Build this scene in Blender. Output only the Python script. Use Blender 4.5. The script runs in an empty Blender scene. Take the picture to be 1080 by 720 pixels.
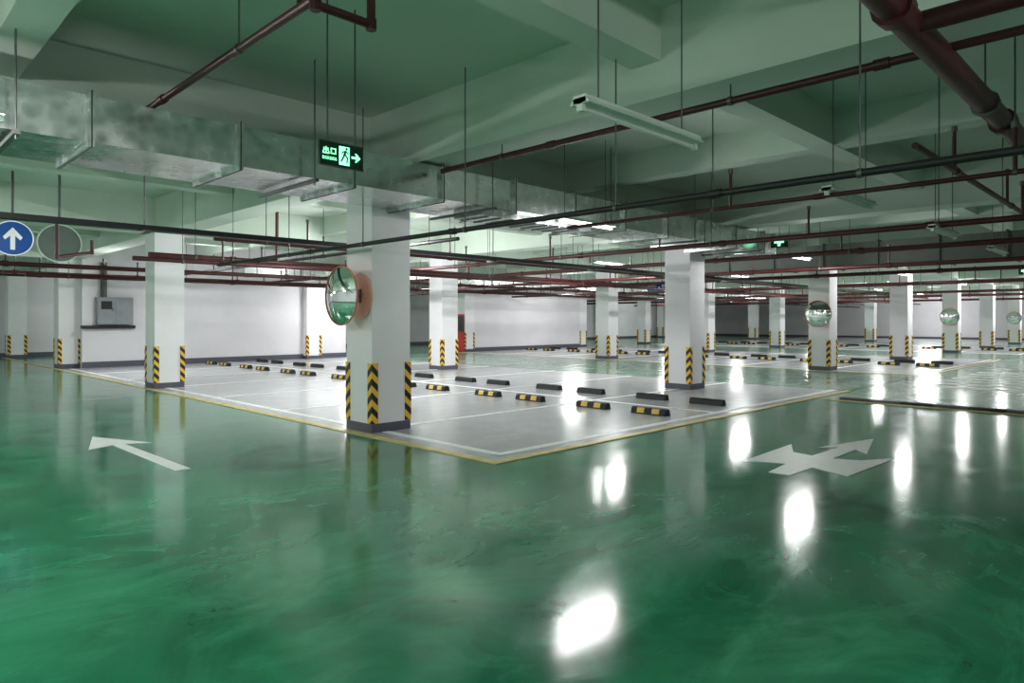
import bpy, math, random
from mathutils import Vector, Matrix
random.seed(7)
scene = bpy.context.scene
scene.view_settings.view_transform = 'Standard'
scene.view_settings.exposure = 0.20
scene.view_settings.gamma = 0.95
H = 1.45

# ------------------------------------------------------------------ materials
def newmat(name):
    m = bpy.data.materials.new(name); m.use_nodes = True
    nt = m.node_tree; b = nt.nodes['Principled BSDF']
    return m, nt, b
def simple(name, col, rough=0.5, metal=0.0, emit=0.0, var=0.08, scale=6.0):
    m, nt, b = newmat(name)
    tc = nt.nodes.new('ShaderNodeTexCoord'); n = nt.nodes.new('ShaderNodeTexNoise')
    n.inputs['Scale'].default_value = scale; n.inputs['Detail'].default_value = 4
    nt.links.new(tc.outputs['Object'], n.inputs['Vector'])
    r = nt.nodes.new('ShaderNodeValToRGB')
    r.color_ramp.elements[0].position = 0.3; r.color_ramp.elements[1].position = 0.7
    r.color_ramp.elements[0].color = tuple(c*(1-var) for c in col)+(1,)
    r.color_ramp.elements[1].color = tuple(min(1, c*(1+var)) for c in col)+(1,)
    nt.links.new(n.outputs['Fac'], r.inputs['Fac'])
    nt.links.new(r.outputs['Color'], b.inputs['Base Color'])
    b.inputs['Roughness'].default_value = rough; b.inputs['Metallic'].default_value = metal
    if emit > 0:
        b.inputs['Emission Color'].default_value = tuple(col)+(1,)
        b.inputs['Emission Strength'].default_value = emit
    return m
def epoxy(name, dark, mid, light, r0, r1, sc=0.55, swirl=0.3, bump=0.03, ior=1.55):
    m, nt, b = newmat(name)
    L = nt.links.new
    tc = nt.nodes.new('ShaderNodeTexCoord')
    n1 = nt.nodes.new('ShaderNodeTexNoise'); n1.inputs['Scale'].default_value = sc
    n1.inputs['Detail'].default_value = 8; n1.inputs['Roughness'].default_value = 0.6; n1.inputs['Distortion'].default_value = 1.6
    L(tc.outputs['Object'], n1.inputs['Vector'])
    r = nt.nodes.new('ShaderNodeValToRGB')
    e = r.color_ramp.elements
    e[0].position = 0.36; e[0].color = dark+(1,); e[1].position = 0.66; e[1].color = light+(1,)
    k = e.new(0.5); k.color = mid+(1,)
    L(n1.outputs['Fac'], r.inputs['Fac'])
    mp = nt.nodes.new('ShaderNodeMapping'); mp.inputs['Scale'].default_value = (1.0, 1.9, 1); mp.inputs['Rotation'].default_value = (0, 0, 0.5)
    L(tc.outputs['Object'], mp.inputs['Vector'])
    n2 = nt.nodes.new('ShaderNodeTexNoise'); n2.inputs['Scale'].default_value = 0.9
    n2.inputs['Detail'].default_value = 12; n2.inputs['Roughness'].default_value = 0.66; n2.inputs['Distortion'].default_value = 1.8
    L(mp.outputs['Vector'], n2.inputs['Vector'])
    r2 = nt.nodes.new('ShaderNodeValToRGB')
    r2.color_ramp.elements[0].position = 0.5; r2.color_ramp.elements[0].color = (0, 0, 0, 1)
    r2.color_ramp.elements[1].position = 0.72; r2.color_ramp.elements[1].color = (1, 1, 1, 1)
    L(n2.outputs['Fac'], r2.inputs['Fac'])
    mx = nt.nodes.new('ShaderNodeMix'); mx.data_type = 'RGBA'
    mm = nt.nodes.new('ShaderNodeMath'); mm.operation = 'MULTIPLY'; mm.inputs[1].default_value = swirl
    L(r2.outputs['Color'], mm.inputs[0]); L(mm.outputs[0], mx.inputs[0])
    L(r.outputs['Color'], mx.inputs[6]); mx.inputs[7].default_value = tuple(min(1, c*1.35+0.02) for c in light)+(1,)
    L(mx.outputs[2], b.inputs['Base Color'])
    mr = nt.nodes.new('ShaderNodeMapRange'); mr.inputs['From Min'].default_value = 0.3; mr.inputs['From Max'].default_value = 0.7
    mr.inputs['To Min'].default_value = r0; mr.inputs['To Max'].default_value = r1
    L(n2.outputs['Fac'], mr.inputs['Value']); L(mr.outputs['Result'], b.inputs['Roughness'])
    bp = nt.nodes.new('ShaderNodeBump'); bp.inputs['Strength'].default_value = bump; bp.inputs['Distance'].default_value = 0.05
    L(n2.outputs['Fac'], bp.inputs['Height']); L(bp.outputs['Normal'], b.inputs['Normal'])
    b.inputs['IOR'].default_value = ior
    return m
M = {}
M['green'] = epoxy('green_epoxy', (0.006, 0.130, 0.058), (0.012, 0.215, 0.100), (0.032, 0.31, 0.155), 0.08, 0.18, swirl=.55, bump=.014, ior=1.75)
M['grey'] = epoxy('grey_epoxy', (0.51, 0.51, 0.54), (0.55, 0.55, 0.58), (0.59, 0.59, 0.62), 0.16, 0.26, swirl=.08, bump=.010)
M['pale'] = epoxy('pale_epoxy_and_sheen', (0.14, 0.33, 0.23), (0.28, 0.43, 0.35), (0.42, 0.52, 0.46), 0.10, 0.24)  # paleness also stands in for lamp reflections on the right lane
M['white'] = simple('white_wall_paint', (0.82, 0.81, 0.83), 0.6, var=0.03, scale=1.5)
M['wall'] = simple('pale_wall_paint', (0.74, 0.72, 0.75), 0.7, var=0.05, scale=0.8)
M['ceil'] = simple('ceiling_paint_with_bounce', (0.57, 0.66, 0.57), 0.8, var=0.06, scale=0.7)  # green bounce from the floor is tinted into this paint colour
M['base'] = simple('grey_base_paint', (0.10, 0.10, 0.13), 0.5)
M['line'] = simple('white_line_paint', (0.90, 0.91, 0.90), 0.4, var=0.04, scale=9)
M['yline'] = simple('yellow_line_paint', (0.70, 0.56, 0.22), 0.4, var=0.2, scale=5)
M['red'] = simple('red_pipe_paint', (0.062, 0.009, 0.010), 0.45, var=0.15)
M['dark'] = simple('black_steel', (0.018, 0.020, 0.020), 0.5, 0.2)
M['rod'] = simple('zinc_rod', (0.14, 0.15, 0.14), 0.5, 0.6)
M['rubber'] = simple('black_rubber', (0.018, 0.018, 0.02), 0.6)
M['yellow'] = simple('yellow_reflective', (0.75, 0.52, 0.12), 0.4, var=0.1)
M['plastic'] = simple('white_lamp_housing', (0.60, 0.68, 0.60), 0.4)
M['blue'] = simple('blue_sign', (0.012, 0.10, 0.42), 0.35)
M['signwhite'] = simple('white_sign', (0.85, 0.87, 0.88), 0.4, emit=0.15)
M['signback'] = simple('aluminium_sign_back', (0.13, 0.165, 0.15), 0.5, 0.0)
M['pink'] = simple('salmon_backing', (0.86, 0.56, 0.48), 0.5)
M['orange'] = simple('orange_mirror_rim', (0.62, 0.27, 0.16), 0.45)
M['greenlit'] = simple('exit_green_glow', (0.35, 1.0, 0.60), 0.4, emit=1.3, var=0.02)
M['exitface'] = simple('exit_dark_green_face', (0.004, 0.04, 0.022), 0.25)
M['cab'] = simple('grey_cabinet', (0.26, 0.28, 0.30), 0.5)
M['redbox'] = simple('red_cabinet', (0.45, 0.02, 0.025), 0.4)
M['glass'] = simple('cabinet_glass', (0.05, 0.05, 0.05), 0.1)
M['wrap'] = simple('dark_insulation', (0.09, 0.10, 0.09), 0.6, 0.2)
M['mirror'] = simple('mirror_glass', (0.90, 0.92, 0.91), 0.03, 1.0, var=0.01)
M['glow'] = simple('lit_tube', (1, 1, 1), 0.4, emit=4, var=0.0)
m, nt, b = newmat('galvanised_sheet')
tc = nt.nodes.new('ShaderNodeTexCoord'); v = nt.nodes.new('ShaderNodeTexVoronoi'); v.inputs['Scale'].default_value = 9
nt.links.new(tc.outputs['Object'], v.inputs['Vector'])
n = nt.nodes.new('ShaderNodeTexNoise'); n.inputs['Scale'].default_value = .8; n.inputs['Detail'].default_value = 2
nt.links.new(tc.outputs['Object'], n.inputs['Vector'])
r = nt.nodes.new('ShaderNodeValToRGB'); r.color_ramp.elements[0].position = .1; r.color_ramp.elements[1].position = .8
r.color_ramp.elements[0].color = (.56, .59, .58, 1); r.color_ramp.elements[1].color = (.72, .75, .74, 1)
nt.links.new(v.outputs['Distance'], r.inputs['Fac']); nt.links.new(r.outputs['Color'], b.inputs['Base Color'])
mr = nt.nodes.new('ShaderNodeMapRange'); mr.inputs['To Min'].default_value = .16; mr.inputs['To Max'].default_value = .30
nt.links.new(v.outputs['Distance'], mr.inputs['Value']); nt.links.new(mr.outputs['Result'], b.inputs['Roughness'])
bp = nt.nodes.new('ShaderNodeBump'); bp.inputs['Strength'].default_value = .5; bp.inputs['Distance'].default_value = .08
nt.links.new(n.outputs['Fac'], bp.inputs['Height']); nt.links.new(bp.outputs['Normal'], b.inputs['Normal'])
b.inputs['Metallic'].default_value = 0.95
M['galv'] = m
m, nt, b = newmat('chevron_guard')
tc = nt.nodes.new('ShaderNodeTexCoord'); sp = nt.nodes.new('ShaderNodeSeparateXYZ')
nt.links.new(tc.outputs['Object'], sp.inputs[0])
def mth(op, a, bb):
    q = nt.nodes.new('ShaderNodeMath'); q.operation = op
    for i, x in enumerate((a, bb)):
        if x is None: continue
        if isinstance(x, (int, float)): q.inputs[i].default_value = x
        else: nt.links.new(x, q.inputs[i])
    return q.outputs[0]
t = mth('ADD', mth('ADD', sp.outputs[0], sp.outputs[1]), sp.outputs[2])
t = mth('GREATER_THAN', mth('FRACT', mth('MULTIPLY', t, 5.6), None), 0.5)
mx = nt.nodes.new('ShaderNodeMix'); mx.data_type = 'RGBA'; nt.links.new(t, mx.inputs[0])
mx.inputs[6].default_value = (0.015, 0.015, 0.015, 1); mx.inputs[7].default_value = (0.85, 0.52, 0.05, 1)
nt.links.new(mx.outputs[2], b.inputs['Base Color']); b.inputs['Roughness'].default_value = .45
M['chev'] = m

# ------------------------------------------------------------------ mesh builder
class MB:
    def __init__(s): s.v = []; s.f = []; s.m = []; s.sm = []; s.mats = []
    def mi(s, k):
        if k not in s.mats: s.mats.append(k)
        return s.mats.index(k)
    def add(s, vs, fs, k, smooth=False):
        o = len(s.v); s.v += [tuple(x) for x in vs]; i = s.mi(k)
        for f in fs: s.f.append([o+a for a in f]); s.m.append(i); s.sm.append(smooth)
    def box(s, x0, x1, y0, y1, z0, z1, k):
        vs = [(x0,y0,z0),(x1,y0,z0),(x1,y1,z0),(x0,y1,z0),(x0,y0,z1),(x1,y0,z1),(x1,y1,z1),(x0,y1,z1)]
        s.add(vs, [(0,3,2,1),(4,5,6,7),(0,1,5,4),(1,2,6,5),(2,3,7,6),(3,0,4,7)], k)
    def cyl(s, p, q, r, k, n=10, r2=None):
        p = Vector(p); q = Vector(q); d = (q-p).normalized()
        a = Vector((0,0,1)) if abs(d.z) < .9 else Vector((1,0,0))
        e = d.cross(a).normalized(); g = d.cross(e); r2 = r if r2 is None else r2
        vs = []
        for c, rr in ((p, r), (q, r2)):
            for i in range(n):
                t = 2*math.pi*i/n; vs.append(c+e*math.cos(t)*rr+g*math.sin(t)*rr)
        s.add(vs, [(i, (i+1) % n, n+(i+1) % n, n+i) for i in range(n)], k, True)
        s.add(vs[:n], [tuple(range(n))], k); s.add(vs[n:], [tuple(range(n))[::-1]], k)
    def prism(s, pts, axis, a, b_, k):
        n = len(pts)
        f = (lambda p, h: (p[0], p[1], h)) if axis == 'z' else ((lambda p, h: (p[0], h, p[1])) if axis == 'y' else (lambda p, h: (h, p[0], p[1])))
        vs = [f(p, a) for p in pts]+[f(p, b_) for p in pts]
        s.add(vs, [tuple(range(n))[::-1], tuple(range(n, 2*n))]+[(i, (i+1) % n, n+(i+1) % n, n+i) for i in range(n)], k)
    def mesh(s, name):
        me = bpy.data.meshes.new(name); me.from_pydata(s.v, [], s.f)
        for k in s.mats: me.materials.append(M[k])
        me.polygons.foreach_set('material_index', s.m); me.polygons.foreach_set('use_smooth', s.sm)
        me.update(); return me
    def obj(s, name, loc=(0,0,0), rot=(0,0,0)):
        return place(name, s.mesh(name), loc, rot)
def place(name, me, loc=(0,0,0), rot=(0,0,0)):
    o = bpy.data.objects.new(name, me); o.location = loc; o.rotation_euler = rot
    scene.collection.objects.link(o); return o

# ------------------------------------------------------------------ shell
U0, U1, V0, V1, ZC = -5.0, 62.0, -9.0, 33.5, 4.05
b = MB(); b.box(U0-.2, U1+.2, V0-.2, V1+.2, -.2, 0, 'green'); b.obj('floor')
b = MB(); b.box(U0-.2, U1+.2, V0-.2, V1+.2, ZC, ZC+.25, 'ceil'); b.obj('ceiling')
for nm, a in (('wall_left', (U0-.2, U0, V0, V1)), ('wall_right', (U1, U1+.2, V0, V1)), ('wall_back', (U0-.2, U1+.2, V1, V1+.2)), ('wall_near', (U0-.2, U1+.2, V0-.2, V0))):
    b = MB(); b.box(a[0], a[1], a[2], a[3], 0, ZC, 'wall'); b.obj(nm)
b = MB(); b.box(U0, U0+.02, V0, V1, 0, .16, 'base'); b.obj('baseboard_left')
b = MB(); b.box(U1-.02, U1, V0, V1, 0, .16, 'base'); b.obj('baseboard_right')
b = MB(); b.box(U0, U1, V1-.02, V1, 0, .16, 'base'); b.obj('baseboard_back')
for i, (a, c) in enumerate(((5.45, 14.6), (21.5, 29.3))):
    b = MB(); b.box(a, c, 24.0, 24.2, 0, ZC, 'wall'); b.obj('wall_inner_%d' % (i+1))
    b = MB(); b.box(a, c, 23.975, 24.0, 0, .18, 'base'); b.obj('baseboard_inner_%d' % (i+1))

US = [4.88, 12.7, 20.5, 28.2, 35.8, 43.3, 50.8]
VS = [7.45, 15.6, 24.1, 32.4]
BEAM_U = [-2.9]+US+[58.4]; BEAM_V = [-.85]+VS
SEC_V = (-5, 3.15, 11.65, 19.9, 28.3); SEC_U = (.9, 8.8, 16.6, 24.3, 32, 39.6, 47)
b = MB()
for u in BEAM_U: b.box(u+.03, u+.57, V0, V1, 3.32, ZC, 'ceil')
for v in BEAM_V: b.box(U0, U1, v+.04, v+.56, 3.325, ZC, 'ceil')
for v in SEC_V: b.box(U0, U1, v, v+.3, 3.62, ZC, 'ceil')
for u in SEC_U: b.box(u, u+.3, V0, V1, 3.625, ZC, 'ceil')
b.obj('ceiling_beam_grid')
def ceil_z(x, y):
    if any(u+.02 <= x <= u+.58 for u in BEAM_U) or any(v+.03 <= y <= v+.57 for v in BEAM_V): return 3.32
    if any(u-.01 <= x <= u+.31 for u in SEC_U) or any(v-.01 <= y <= v+.31 for v in SEC_V): return 3.62
    return ZC

# ------------------------------------------------------------------ columns
b = MB(); w = .3
b.box(-w, w, -w, w, 0, 3.32, 'white')
e = w+.004
b.box(-e, e, -e, e, 0, .12, 'base')
g = .085; t = .012
for sx in (-1, 1):
    for sy in (-1, 1):
        X = sorted((sx*(w+t), sx*(w-g))); Y = sorted((sy*w, sy*(w+t)))
        b.box(X[0], X[1], Y[0], Y[1], .125, .90, 'chev')
        X = sorted((sx*w, sx*(w+t))); Y = sorted((sy*w, sy*(w-g)))
        b.box(X[0], X[1], Y[0], Y[1], .125, .90, 'chev')
cg = b.mesh('concrete_column')
fix = {(4.88, 7.45): (4.92, 7.46), (4.88, 24.1): (4.92, 24.4), (20.5, 15.6): (20.6, 15.5), (20.5, 24.1): (20.9, 24.0), (28.2, 24.1): (29.3, 24.0), (12.7, 24.1): (12.75, 23.7), (20.5, 7.45): (20.4, 7.45), (28.2, 7.45): (28.0, 7.45), (35.8, 7.45): (35.5, 7.45), (43.3, 7.45): (43.0, 7.45)}
for u in US:
    for v in [-.85]+VS:
        c = fix.get((u, v), (u, v)); place('concrete_column', cg, (c[0]+.3, c[1]+.3, 0))

# ------------------------------------------------------------------ floor markings
for i, (a, c) in enumerate(((4.85, 14.85), (20.35, 30.35), (35.7, 45.7), (50.7, 61.9))):
    b = MB(); b.box(a, c, 5.1, 23.95, 0, .004, 'grey'); b.obj('parking_bay_floor')
b = MB(); b.box(13.05, 61.9, -8.9, 4.95, 0, .003, 'pale'); b.obj('pale_sheen_lane_floor')  # lighter floor zone, with lamp reflections put into its colour
b = MB()
for u in (14.95, 30.45, 45.8): b.box(u, u+5.3, 5.1, 23.9, 0, .003, 'pale')
b.obj('cross_lane_floor')
BV = [5.3, 7.72, 10.4, 13.05, 15.85, 18.5, 21.2, 23.85]
b = MB(); z0, z1 = .004, .008
for a in (4.85, 20.35, 35.7):
    w = .10
    for v in BV[1:-1]: b.box(a+.3, a+9.95, v-w/2, v+w/2, z0, z1, 'line')
    b.box(a+4.95, a+5.05, 5.35, 23.8, z0, z1+.0005, 'line')
    b.box(a+.22, a+9.95, 5.25, 5.37, z0, z1, 'line')
    b.box(a+.22, a+.33, 5.25, 23.8, z0, z1+.0005, 'line')
b.obj('bay_line_marking')
b = MB()
b.box(4.74, 4.86, 4.98, 33, .001, .009, 'yline'); b.box(4.86, 14.9, 4.98, 5.10, .001, .009, 'yline')
b.box(20.25, 30.4, 4.98, 5.1, .003, .009, 'yline'); b.box(20.25, 20.35, 5.1, 24, .003, .009, 'yline')
b.box(12.9, 13.0, -3, 4.7, .001, .009, 'yline')
b.obj('yellow_lane_line')
b = MB()
for i in range(14):
    v = -2.4+i*.5
    b.prism([(13.02, 0), (13.08, .045), (13.22, .045), (13.30, 0)], 'y', v, v+.49, 'rubber' if i % 2 else 'base')
b.obj('speed_bump')
b = MB()
for i in range(7): b.box(17+i*.9, 17.45+i*.9, 1.5, 4.3, .003, .007, 'line')
for i in range(9): b.box(24+i*3, 25.6+i*3, 2.0, 2.12, .003, .007, 'line')
b.obj('crossing_marking')
b = MB()
b.prism([(2.36, 6.95), (2.50, 6.95), (2.45, 8.9), (2.70, 8.75), (2.32, 9.72), (2.05, 8.75), (2.33, 8.9)], 'z', .001, .006, 'line')
b.obj('straight_arrow_marking')
b = MB()
b.prism([(6.35, 2.88), (6.35, 2.68), (6.85, 2.66), (6.70, 2.28), (7.94, 2.22), (7.55, 2.44), (7.43, 2.68), (8.15, 2.69), (7.98, 2.52), (9.05, 2.78), (7.98, 3.03), (8.15, 2.87), (7.45, 2.9), (7.5, 3.12), (7.97, 3.34), (6.69, 3.29), (6.85, 2.92)], 'z', .001, .006, 'line')
b.obj('three_way_arrow_marking')

# ------------------------------------------------------------------ wheel stops
b = MB(); L = .31
b.prism([(-.075, 0), (-.055, .08), (-.03, .10), (.03, .10), (.055, .08), (.075, 0)], 'y', -L, L, 'rubber')
for a, c in ((-.20, -.07), (.07, .20)):
    b.prism([(-.078, .02), (-.060, .082), (-.045, .095), (-.038, .092), (-.05, .075), (-.07, .02)], 'y', a, c, 'yellow')
for y in (-.25, 0, .25): b.cyl((0, y, .095), (0, y, .107), .018, 'rod', 8)
ws = b.mesh('wheel_stop')
for a in (0, 15.5, 30.9):
    for v0, v1 in zip(BV[:-1], BV[1:]):
        c = (v0+v1)/2
        for dv in (-.56, .56):
            place('wheel_stop', ws, (8.97+a, c+dv, .005))
            place('wheel_stop', ws, (10.72+a, c+dv, .005), (0, 0, math.pi))

# ------------------------------------------------------------------ ventilation ducts
b = MB()
b.box(-4.9, 14.2, 6.35, 7.42, 2.9, 3.28, 'galv')
u = -4.6
while u < 14.2:
    b.box(u-.022, u+.022, 6.30, 7.445, 2.855, 3.31, 'galv'); b.box(u-.004, u+.004, 6.295, 7.447, 2.85, 3.312, 'dark'); u += 1.22
for i in range(8):
    u = -3.9+i*2.44
    b.box(u-.02, u+.02, 6.15, 7.44, 2.83, 2.862, 'rod')
    b.cyl((u, 6.2, 2.8), (u, 6.2, ceil_z(u, 6.2)), .008, 'rod', 6)
b.box(5.9, 8.1, 6.42, 7.0, 2.80, 2.9, 'galv')
for i in range(9): b.box(6.0+i*.23, 6.03+i*.23, 6.44, 6.98, 2.785, 2.8, 'rod')
b.box(14.2, 14.25, 6.3, 7.44, 2.86, 3.31, 'galv')
b.obj('ventilation_duct')
b = MB()
b.box(17.0, 18.4, -8.5, 10.5, 2.76, 3.28, 'wrap')
for i in range(16): b.box(16.96, 18.44, -8.3+i*1.22, -8.26+i*1.22, 2.73, 3.31, 'wrap')
b.obj('ventilation_duct')
b = MB()
b.box(9, 45, 20.6, 21.5, 2.85, 3.25, 'galv')
for i in range(28): b.box(9.4+i*1.25, 9.44+i*1.25, 20.56, 21.54, 2.81, 3.28, 'galv')
b.obj('ventilation_duct')

# ------------------------------------------------------------------ pipes
def run(name, p, q, r, k, stub=None, stubh=.35, hang=2.4):
    b = MB(); p = Vector(p); q = Vector(q); L = (q-p).length; d = (q-p)/L
    b.cyl(p, q, r, k, 12)
    if r > .02:
        s = 1.5
        while s < L:
            c = p+d*s; b.cyl(c-d*.05, c+d*.05, r*1.3, k, 12); s += 3.0
    if hang:
        s = .8
        while s < L:
            c = p+d*s; b.cyl(c, (c.x, c.y, ceil_z(c.x, c.y)), .007, 'rod', 6); b.cyl(c-d*.015, c+d*.015, r*1.25, 'rod', 10); s += hang
    if stub:
        s = stub*.5
        while s < L:
            c = p+d*s; hh = min(stubh, ceil_z(c.x, c.y)-c.z-.07)
            if hh > .08:
                b.cyl(c, (c.x, c.y, c.z+hh), .017, k, 8); b.cyl((c.x, c.y, c.z+hh), (c.x, c.y, c.z+hh+.05), .028, 'rod', 8)
            s += stub
    return b.obj(name)
run('sprinkler_pipe', (2.1, -4, 3.42), (2.1, 7.0, 3.42), .03, 'red', 3.2, .3, 2.7)
run('sprinkler_pipe', (5.05, -6, 3.19), (5.05, 6.2, 3.19), .030, 'red', 1.55, .38, 2.6)
run('drain_pipe', (2.6, 1.16, 3.15), (40, 1.16, 3.15), .082, 'red', None, 0, 3.0)
run('sprinkler_pipe', (6.8, 1.75, 3.0), (16.5, 1.75, 3.0), .03, 'red', 2.8, .4, 3.1)
run('cable_conduit', (4.62, -5, 2.385), (4.62, 11.6, 2.385), .026, 'dark', None, 0, 1.9)
run('sprinkler_pipe', (6.6, -5, 2.62), (6.6, 5.6, 2.62), .022, 'red', 2.4, .35, 2.6)
run('sprinkler_pipe', (10.4, -5, 2.72), (10.4, 23, 2.72), .04, 'red', 2.6, .4, 3.3)
run('sprinkler_pipe', (13.9, -6, 2.78), (13.9, 23, 2.78), .05, 'red', 3.1, .35, 3.3)
b = MB(); b.box(-4.5, 33, 8.6, 8.75, 2.50, 2.56, 'dark')
for i in range(13):
    x = -3+i*2.8
    b.cyl((x, 8.67, 2.48), (x, 8.67, ceil_z(x, 8.67)), .008, 'rod', 6); b.box(x-.03, x+.03, 8.55, 8.8, 2.47, 2.5, 'rod')
b.obj('cable_tray')
for v, z, r, a, c in ((10.2, 2.66, .035, 4, 42), (12.6, 2.5, .04, 3.6, 50), (13.1, 2.62, .05, 4, 50), (16.9, 2.6, .05, 1, 55), (17.9, 2.45, .05, 3, 55), (22.3, 2.75, .04, -4, 55), (19.2, 2.5, .03, 2, 50)):
    run('sprinkler_pipe', (a, v, z), (c, v, z), r, 'red', 3.0, .38, 3.7)
for u, z, r, a, c in ((7.6, 2.85, .035, 8.9, 23.5), (15.6, 2.6, .045, -6, 23.5), (19.6, 2.7, .05, -6, 32), (23.5, 2.6, .04, -6, 23.5), (27.2, 2.75, .05, -6, 23.5), (31.5, 2.6, .05, -6, 32), (38, 2.65, .06, -6, 32), (46, 2.65, .06, -6, 32)):
    run('sprinkler_pipe', (u, a, z), (u, c, z), r, 'red' if u != 7.6 else 'dark', 3.0, .38, 3.7)
def path(name, pts, r, k):
    b = MB()
    for p, q in zip(pts[:-1], pts[1:]): b.cyl(p, q, r, k, 12)
    for p in pts[1:-1]:
        p = Vector(p); b.cyl(p-Vector((0, 0, r*1.3)), p+Vector((0, 0, r*1.3)), r*1.25, k, 12)
    return b.obj(name)
path('sprinkler_pipe', [(2.1, 3.8, 3.42), (2.1, 3.8, 3.38), (2.5, 3.8, 3.38), (2.5, 3.8, 3.95)], .028, 'red')
path('sprinkler_pipe', [(3.0, 12.6, 2.75), (3.0, 12.6, 2.55), (2.4, 12.0, 2.4), (2.4, 12.0, 2.9)], .025, 'red')
path('sprinkler_pipe', [(6.0, 13.1, 2.62), (6.0, 12.3, 2.62), (6.0, 12.3, 3.6)], .03, 'red')
path('drain_pipe', [(4.4, 1.16, 3.15), (4.4, .5, 3.15), (4.4, .5, ZC)], .06, 'red')

# ------------------------------------------------------------------ lamps, real and added
def lamp(u, v, z, lit, power=70, along='u'):
    b = MB(); l = .62
    b.box(-l, l, -.045, .045, .03, .075, 'plastic')
    b.prism([(-.07, .03), (-.04, .06), (.04, .06), (.07, .03), (.07, .026), (-.07, .026)], 'x', -l, l, 'plastic')
    b.cyl((-l+.03, 0, .003), (l-.03, 0, .003), .014, 'glow' if lit else 'plastic', 10)
    for x in (-l+.015, l-.015): b.box(x-.015, x+.015, -.02, .02, -.014, .03, 'plastic')
    for x in (-.45, .45): b.cyl((x, 0, .07), (x, 0, (ceil_z(u+x, v) if along == 'u' else ceil_z(u, v+x))-z), .006, 'rod', 6)
    o = b.obj('batten_lamp', (u, v, z), (0, 0, 0 if along == 'u' else math.pi/2))
    if lit:
        for sg in (-1, 1):
            d = bpy.data.lights.new('tube_light', 'AREA'); d.shape = 'RECTANGLE'; d.size = 1.2; d.size_y = .05
            d.energy = power; d.color = (1.0, 1.0, 1.0)
            lo = bpy.data.objects.new('tube_light', d); lo.parent = o; lo.location = (0, .022*sg, -.02)
            lo.rotation_euler = (math.radians(65)*sg, 0, 0)
            scene.collection.objects.link(lo)
for i in range(12): lamp(-.03+i*3.6, 2.42, 2.63, False)
P = 68
lamp(7.45, 6.0, 2.78, True, 24)
for u in (14.65, 22.0): lamp(u, 6.0, 2.78, True, 34)
for u in (29.2, 36.4, 43.6, 51): lamp(u, 6.0, 2.78, True, P*.8)
lamp(.2, 5.6, 2.78, True, P*.5)  # added out of view to brighten the left floor
lamp(-1.5, 11.0, 2.95, True, P*1.3)  # unseen lamp, added for light on the left lane and column
for u in (14.65, 22.0): lamp(u, 11.0, 2.95, True, P*.9)
for u in (29.2, 36.4, 43.6, 51): lamp(u, 11.0, 2.95, True, P*.9)
lamp(7.2, 10.75, 2.95, True, P*1.4, 'v')  # added to brighten the bays, concealed by the main column
lamp(9.5, 14.0, 2.95, True, P*1.3, 'v')  # added bay light, set where the main column covers it
lamp(6.5, 20.4, 2.95, True, P*1.2, 'v')  # added for bay and inner wall, its reflection covered by a column
lamp(14.0, 21.4, 2.7, True, P*1.0)  # added to light the inner wall, reflection kept behind the main column
for u in (-1.5, 14.65, 22.0, 29.2, 36.4, 47): lamp(u, 18.4, 2.95, True, P*.9)  # leftmost one is added out of view to light the left lane
lamp(25.5, 21.3, 2.7, True, P*.4)  # added for light on the inner wall
for u in (-2, 9.5, 17.5, 32, 46): lamp(u, 28.9, 2.9, True, P*1.2)
for u in (20.5, 33, 48): lamp(u, -2.5, 2.9, True, P*.9)
for v in (2.0, 14.0): lamp(58.0, v, 2.9, True, P*1.3, 'v')  # pair added to brighten the far end wall
lamp(-2.6, 1.0, 2.9, True, P*.8)  # added unseen at left, lights the green floor for ceiling bounce
lamp(-2.6, 4.5, 2.9, True, P)  # another unseen addition at left for the same floor light
lamp(3.0, -3.0, 2.9, True, P*.8)

# ------------------------------------------------------------------ convex mirrors
def mirror(u, v, z, plate=False, rot=0):
    b = MB(); R = .375; n = 40; rings = 9; dep = .10
    vs = [(-dep, 0, 0)]; fs = []
    for j in range(1, rings+1):
        rr = R*j/rings; x = -dep*(1-(rr/R)**2)
        for i in range(n):
            t = 2*math.pi*i/n; vs.append((x, rr*math.cos(t), rr*math.sin(t)))
    for i in range(n): fs.append((0, 1+(i+1) % n, 1+i))
    for j in range(rings-1):
        for i in range(n):
            a = 1+j*n+i; c = 1+j*n+(i+1) % n; fs.append((a, c, c+n, a+n))
    b.add(vs, fs, 'mirror', True)
    prof = [(R-.004, -.012), (R+.008, -.012), (R+.010, .0), (R+.006, .015), (R-.06, .03), (.0, .04)]
    vs = []; fs = []
    for (rr, x) in prof:
        for i in range(n):
            t = 2*math.pi*i/n; vs.append((x, max(rr, .001)*math.cos(t), max(rr, .001)*math.sin(t)))
    for j in range(len(prof)-1):
        for i in range(n):
            a = j*n+i; c = j*n+(i+1) % n; fs.append((a, a+n, c+n, c))
    b.add(vs, fs, 'orange', True)
    b.cyl((.04, 0, 0), (.25, 0, 0), .02, 'rod', 10); b.box(.245, .26, -.06, .06, -.09, .09, 'rod')
    if plate: b.cyl((.262, -.02, .0), (.272, -.02, .0), .30, 'pink', 40)
    b.obj('convex_mirror', (u, v, z), (0, 0, rot))
mirror(4.64, 7.74, 1.77, True)
mirror(20.1, 7.66, 1.65); mirror(35.2, 7.7, 1.62); mirror(50.5, 7.7, 1.62)

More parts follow.
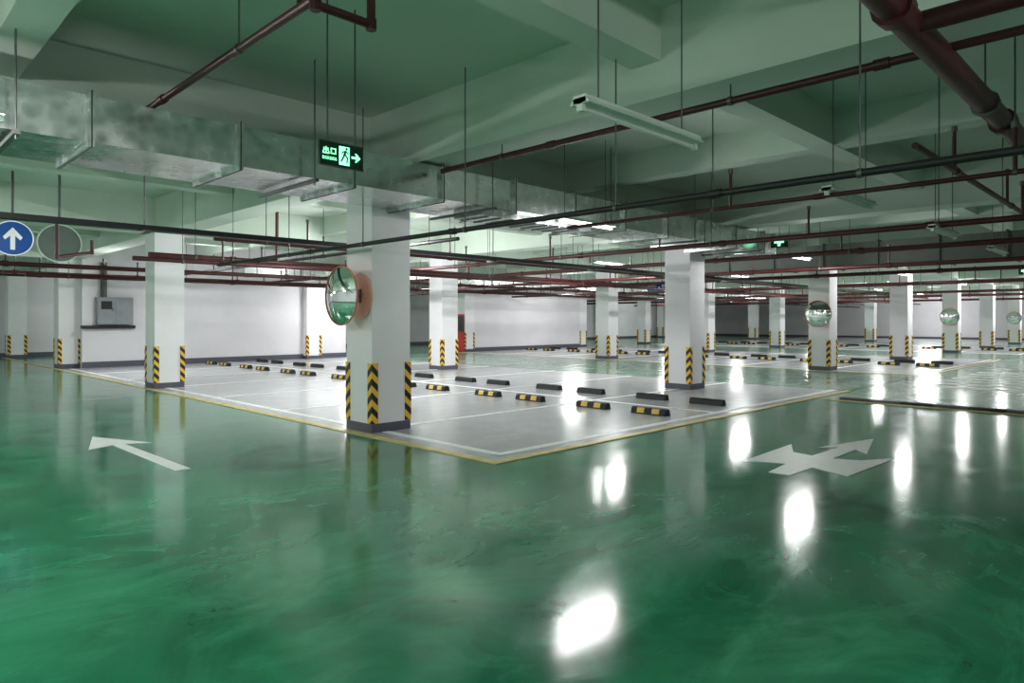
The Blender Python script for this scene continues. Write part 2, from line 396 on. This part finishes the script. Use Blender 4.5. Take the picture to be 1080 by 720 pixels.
# ------------------------------------------------------------------ signs
b = MB(); W = .25; h = .125
b.box(-W, W, -.015, .02, -h, h, 'exitface')
b.box(-W-.008, W+.008, -.018, -.008, h-.006, h+.006, 'rod'); b.box(-W-.008, W+.008, -.018, -.008, -h-.006, -h+.006, 'rod')
y0, y1 = -.020, -.015
def chk(x, z, s):
    t = s*.16
    b.box(x, x+s, y0, y1, z, z+t, 'greenlit'); b.box(x, x+s, y0, y1, z+s-t, z+s, 'greenlit')
    b.box(x, x+t, y0, y1, z, z+s, 'greenlit'); b.box(x+s-t, x+s, y0, y1, z, z+s, 'greenlit')
def chu(x, z, s):
    t = s*.14
    b.box(x+s*.5-t/2, x+s*.5+t/2, y0, y1, z, z+s, 'greenlit')
    b.box(x+s*.12, x+s*.88, y0, y1, z+s*.48, z+s*.48+t, 'greenlit'); b.box(x, x+s, y0, y1, z, z+t, 'greenlit')
    for xx in (x+s*.12, x+s*.88-t): b.box(xx, xx+t, y0, y1, z+s*.48, z+s*.85, 'greenlit')
    for xx in (x, x+s-t): b.box(xx, xx+t, y0, y1, z, z+s*.38, 'greenlit')
chu(-W+.03, -.005, .07); chk(-W+.12, .0, .058)
for i in range(6):
    x = -W+.028+i*.028; b.box(x, x+.019, y0, y1, -.06, -.053, 'greenlit'); b.box(x, x+.005, y0, y1, -.06, -.034, 'greenlit'); b.box(x, x+.016, y0, y1, -.040, -.034, 'greenlit')
b.prism([(-.035, -.095), (.085, -.095), (.085, .095), (-.035, .095)], 'y', y0, y1, 'greenlit')
for Pp in ([(.01, .01), (.035, .012), (.05, .052), (.028, .058)], [(.015, .015), (-.005, -.03), (-.025, -.06), (-.013, -.067), (.01, -.035), (.03, .008)], [(.02, .015), (.05, -.02), (.045, -.07), (.058, -.07), (.065, -.015), (.04, .015)], [(.03, .05), (.0, .045), (-.012, .02), (-.002, .015), (.01, .035), (.034, .04)], [(.045, .045), (.06, .02), (.078, .03), (.072, .04), (.062, .034), (.05, .055)]):
    b.prism(Pp, 'y', y0-.004, y0, 'exitface')
b.cyl((.048, y0-.004, .073), (.048, y0, .073), .013, 'exitface', 14)
b.prism([(.11, -.012), (.17, -.012), (.15, -.045), (.168, -.045), (.215, 0), (.168, .045), (.15, .045), (.17, .012), (.11, .012)], 'y', y0, y1, 'greenlit')
b.cyl((.16, 0, h), (.16, 0, 1.55), .009, 'rod', 8); b.cyl((-.16, 0, h), (-.16, 0, 1.55), .009, 'rod', 8)
o = b.obj('exit_sign', (2.97, 4.95, 2.80)); o.scale = (.8, .8, .8)
def disc(name, u, v, z, arrow):
    b = MB()
    b.cyl((0, 0, 0), (0, .012, 0), .31, 'blue' if arrow else 'signback', 40)
    if arrow:
        b.prism([(-.035, -.2), (.035, -.2), (.035, .04), (.11, -.03), (.14, .02), (0, .19), (-.14, .02), (-.11, -.03), (-.035, .04)], 'y', -.004, 0, 'signwhite')
        n = 40
        for i in range(n):
            t0, t1 = 2*math.pi*i/n, 2*math.pi*(i+1)/n
            b.prism([(r*math.cos(t), r*math.sin(t)) for r, t in ((.285, t0), (.305, t0), (.305, t1), (.285, t1))], 'y', -.004, 0, 'signwhite')
    else:
        n = 40
        for i in range(n):
            t0, t1 = 2*math.pi*i/n, 2*math.pi*(i+1)/n
            b.prism([(r*math.cos(t), r*math.sin(t)) for r, t in ((.30, t0), (.318, t0), (.318, t1), (.30, t1))], 'y', -.012, 0.014, 'plastic')
    b.cyl((0, .03, -.25), (0, .03, ceil_z(u, v)-z), .02, 'rod', 10)
    b.obj(name, (u, v, z), (0, 0, -.1))
disc('direction_sign', 2.25, 14.5, 2.88, True)
disc('round_sign_back', 2.72, 13.4, 2.74, False)
b = MB(); b.box(-.02, .02, -.17, .17, -.12, .12, 'exitface')
b.box(-.026, -.02, -.10, .10, -.03, .03, 'greenlit'); b.box(-.026, -.02, -.03, .03, -.09, .09, 'greenlit')
b.cyl((0, 0, .12), (0, 0, ZC-3.07), .008, 'rod', 6)
em = b.mesh('emergency_sign'); place('emergency_sign', em, (13.8, 6.03, 3.07)); place('emergency_sign', em, (27.5, 3.9, 3.07))
b = MB(); b.box(-.02, .02, -.3, .3, -.15, .15, 'blue'); b.box(-.026, -.02, -.2, .2, -.02, .01, 'signwhite'); b.box(-.026, -.02, -.1, .15, .05, .07, 'signwhite')
for y in (-.25, .25): b.cyl((0, y, .15), (0, y, 3.62-2.65), .008, 'rod', 6)
me = b.mesh('direction_board'); place('direction_board', me, (32.15, 4.3, 2.65)); place('direction_board', me, (20.2, 13.2, 2.6))

# ------------------------------------------------------------------ cabinets
b = MB(); b.box(-.5, .5, -.22, 0, -.42, .42, 'cab'); b.box(-.47, -.01, -.235, -.22, -.39, .39, 'cab'); b.box(.01, .47, -.235, -.22, -.39, .39, 'cab')
b.box(-.4, -.1, -.24, -.235, .05, .3, 'glass'); b.cyl((-.08, -.25, 0), (-.08, -.25, .1), .012, 'rod'); b.cyl((-.3, -.12, .42), (-.3, -.12, 1.5), .09, 'wrap', 12)
b.box(-.9, .6, -.1, 0, -.55, -.45, 'dark')
b.obj('electrical_cabinet', (6.3, 23.97, 1.75))
b = MB(); b.box(-.2, .2, -.25, 0, 0, 1.75, 'redbox'); b.box(-.17, .17, -.262, -.25, .95, 1.68, 'glass'); b.box(-.18, .18, -.262, -.25, .08, .88, 'redbox'); b.cyl((.15, -.28, .9), (.15, -.28, 1.0), .012, 'rod')
b.obj('fire_hydrant_cabinet', (20.66, 24.25, 0))

# ------------------------------------------------------------------ world + camera
w = bpy.data.worlds.new('world'); scene.world = w; w.use_nodes = True
w.node_tree.nodes['Background'].inputs[0].default_value = (.6, .8, .7, 1); w.node_tree.nodes['Background'].inputs[1].default_value = 0.02
cam = bpy.data.cameras.new('camera'); co = bpy.data.objects.new('camera', cam); scene.collection.objects.link(co)
co.location = (0, 0, H); co.rotation_euler = (math.pi/2, 0, -math.pi/4)
cam.lens = 24; cam.sensor_width = 36; cam.shift_y = -22/1080; cam.clip_end = 200; cam.clip_start = .05
scene.camera = co
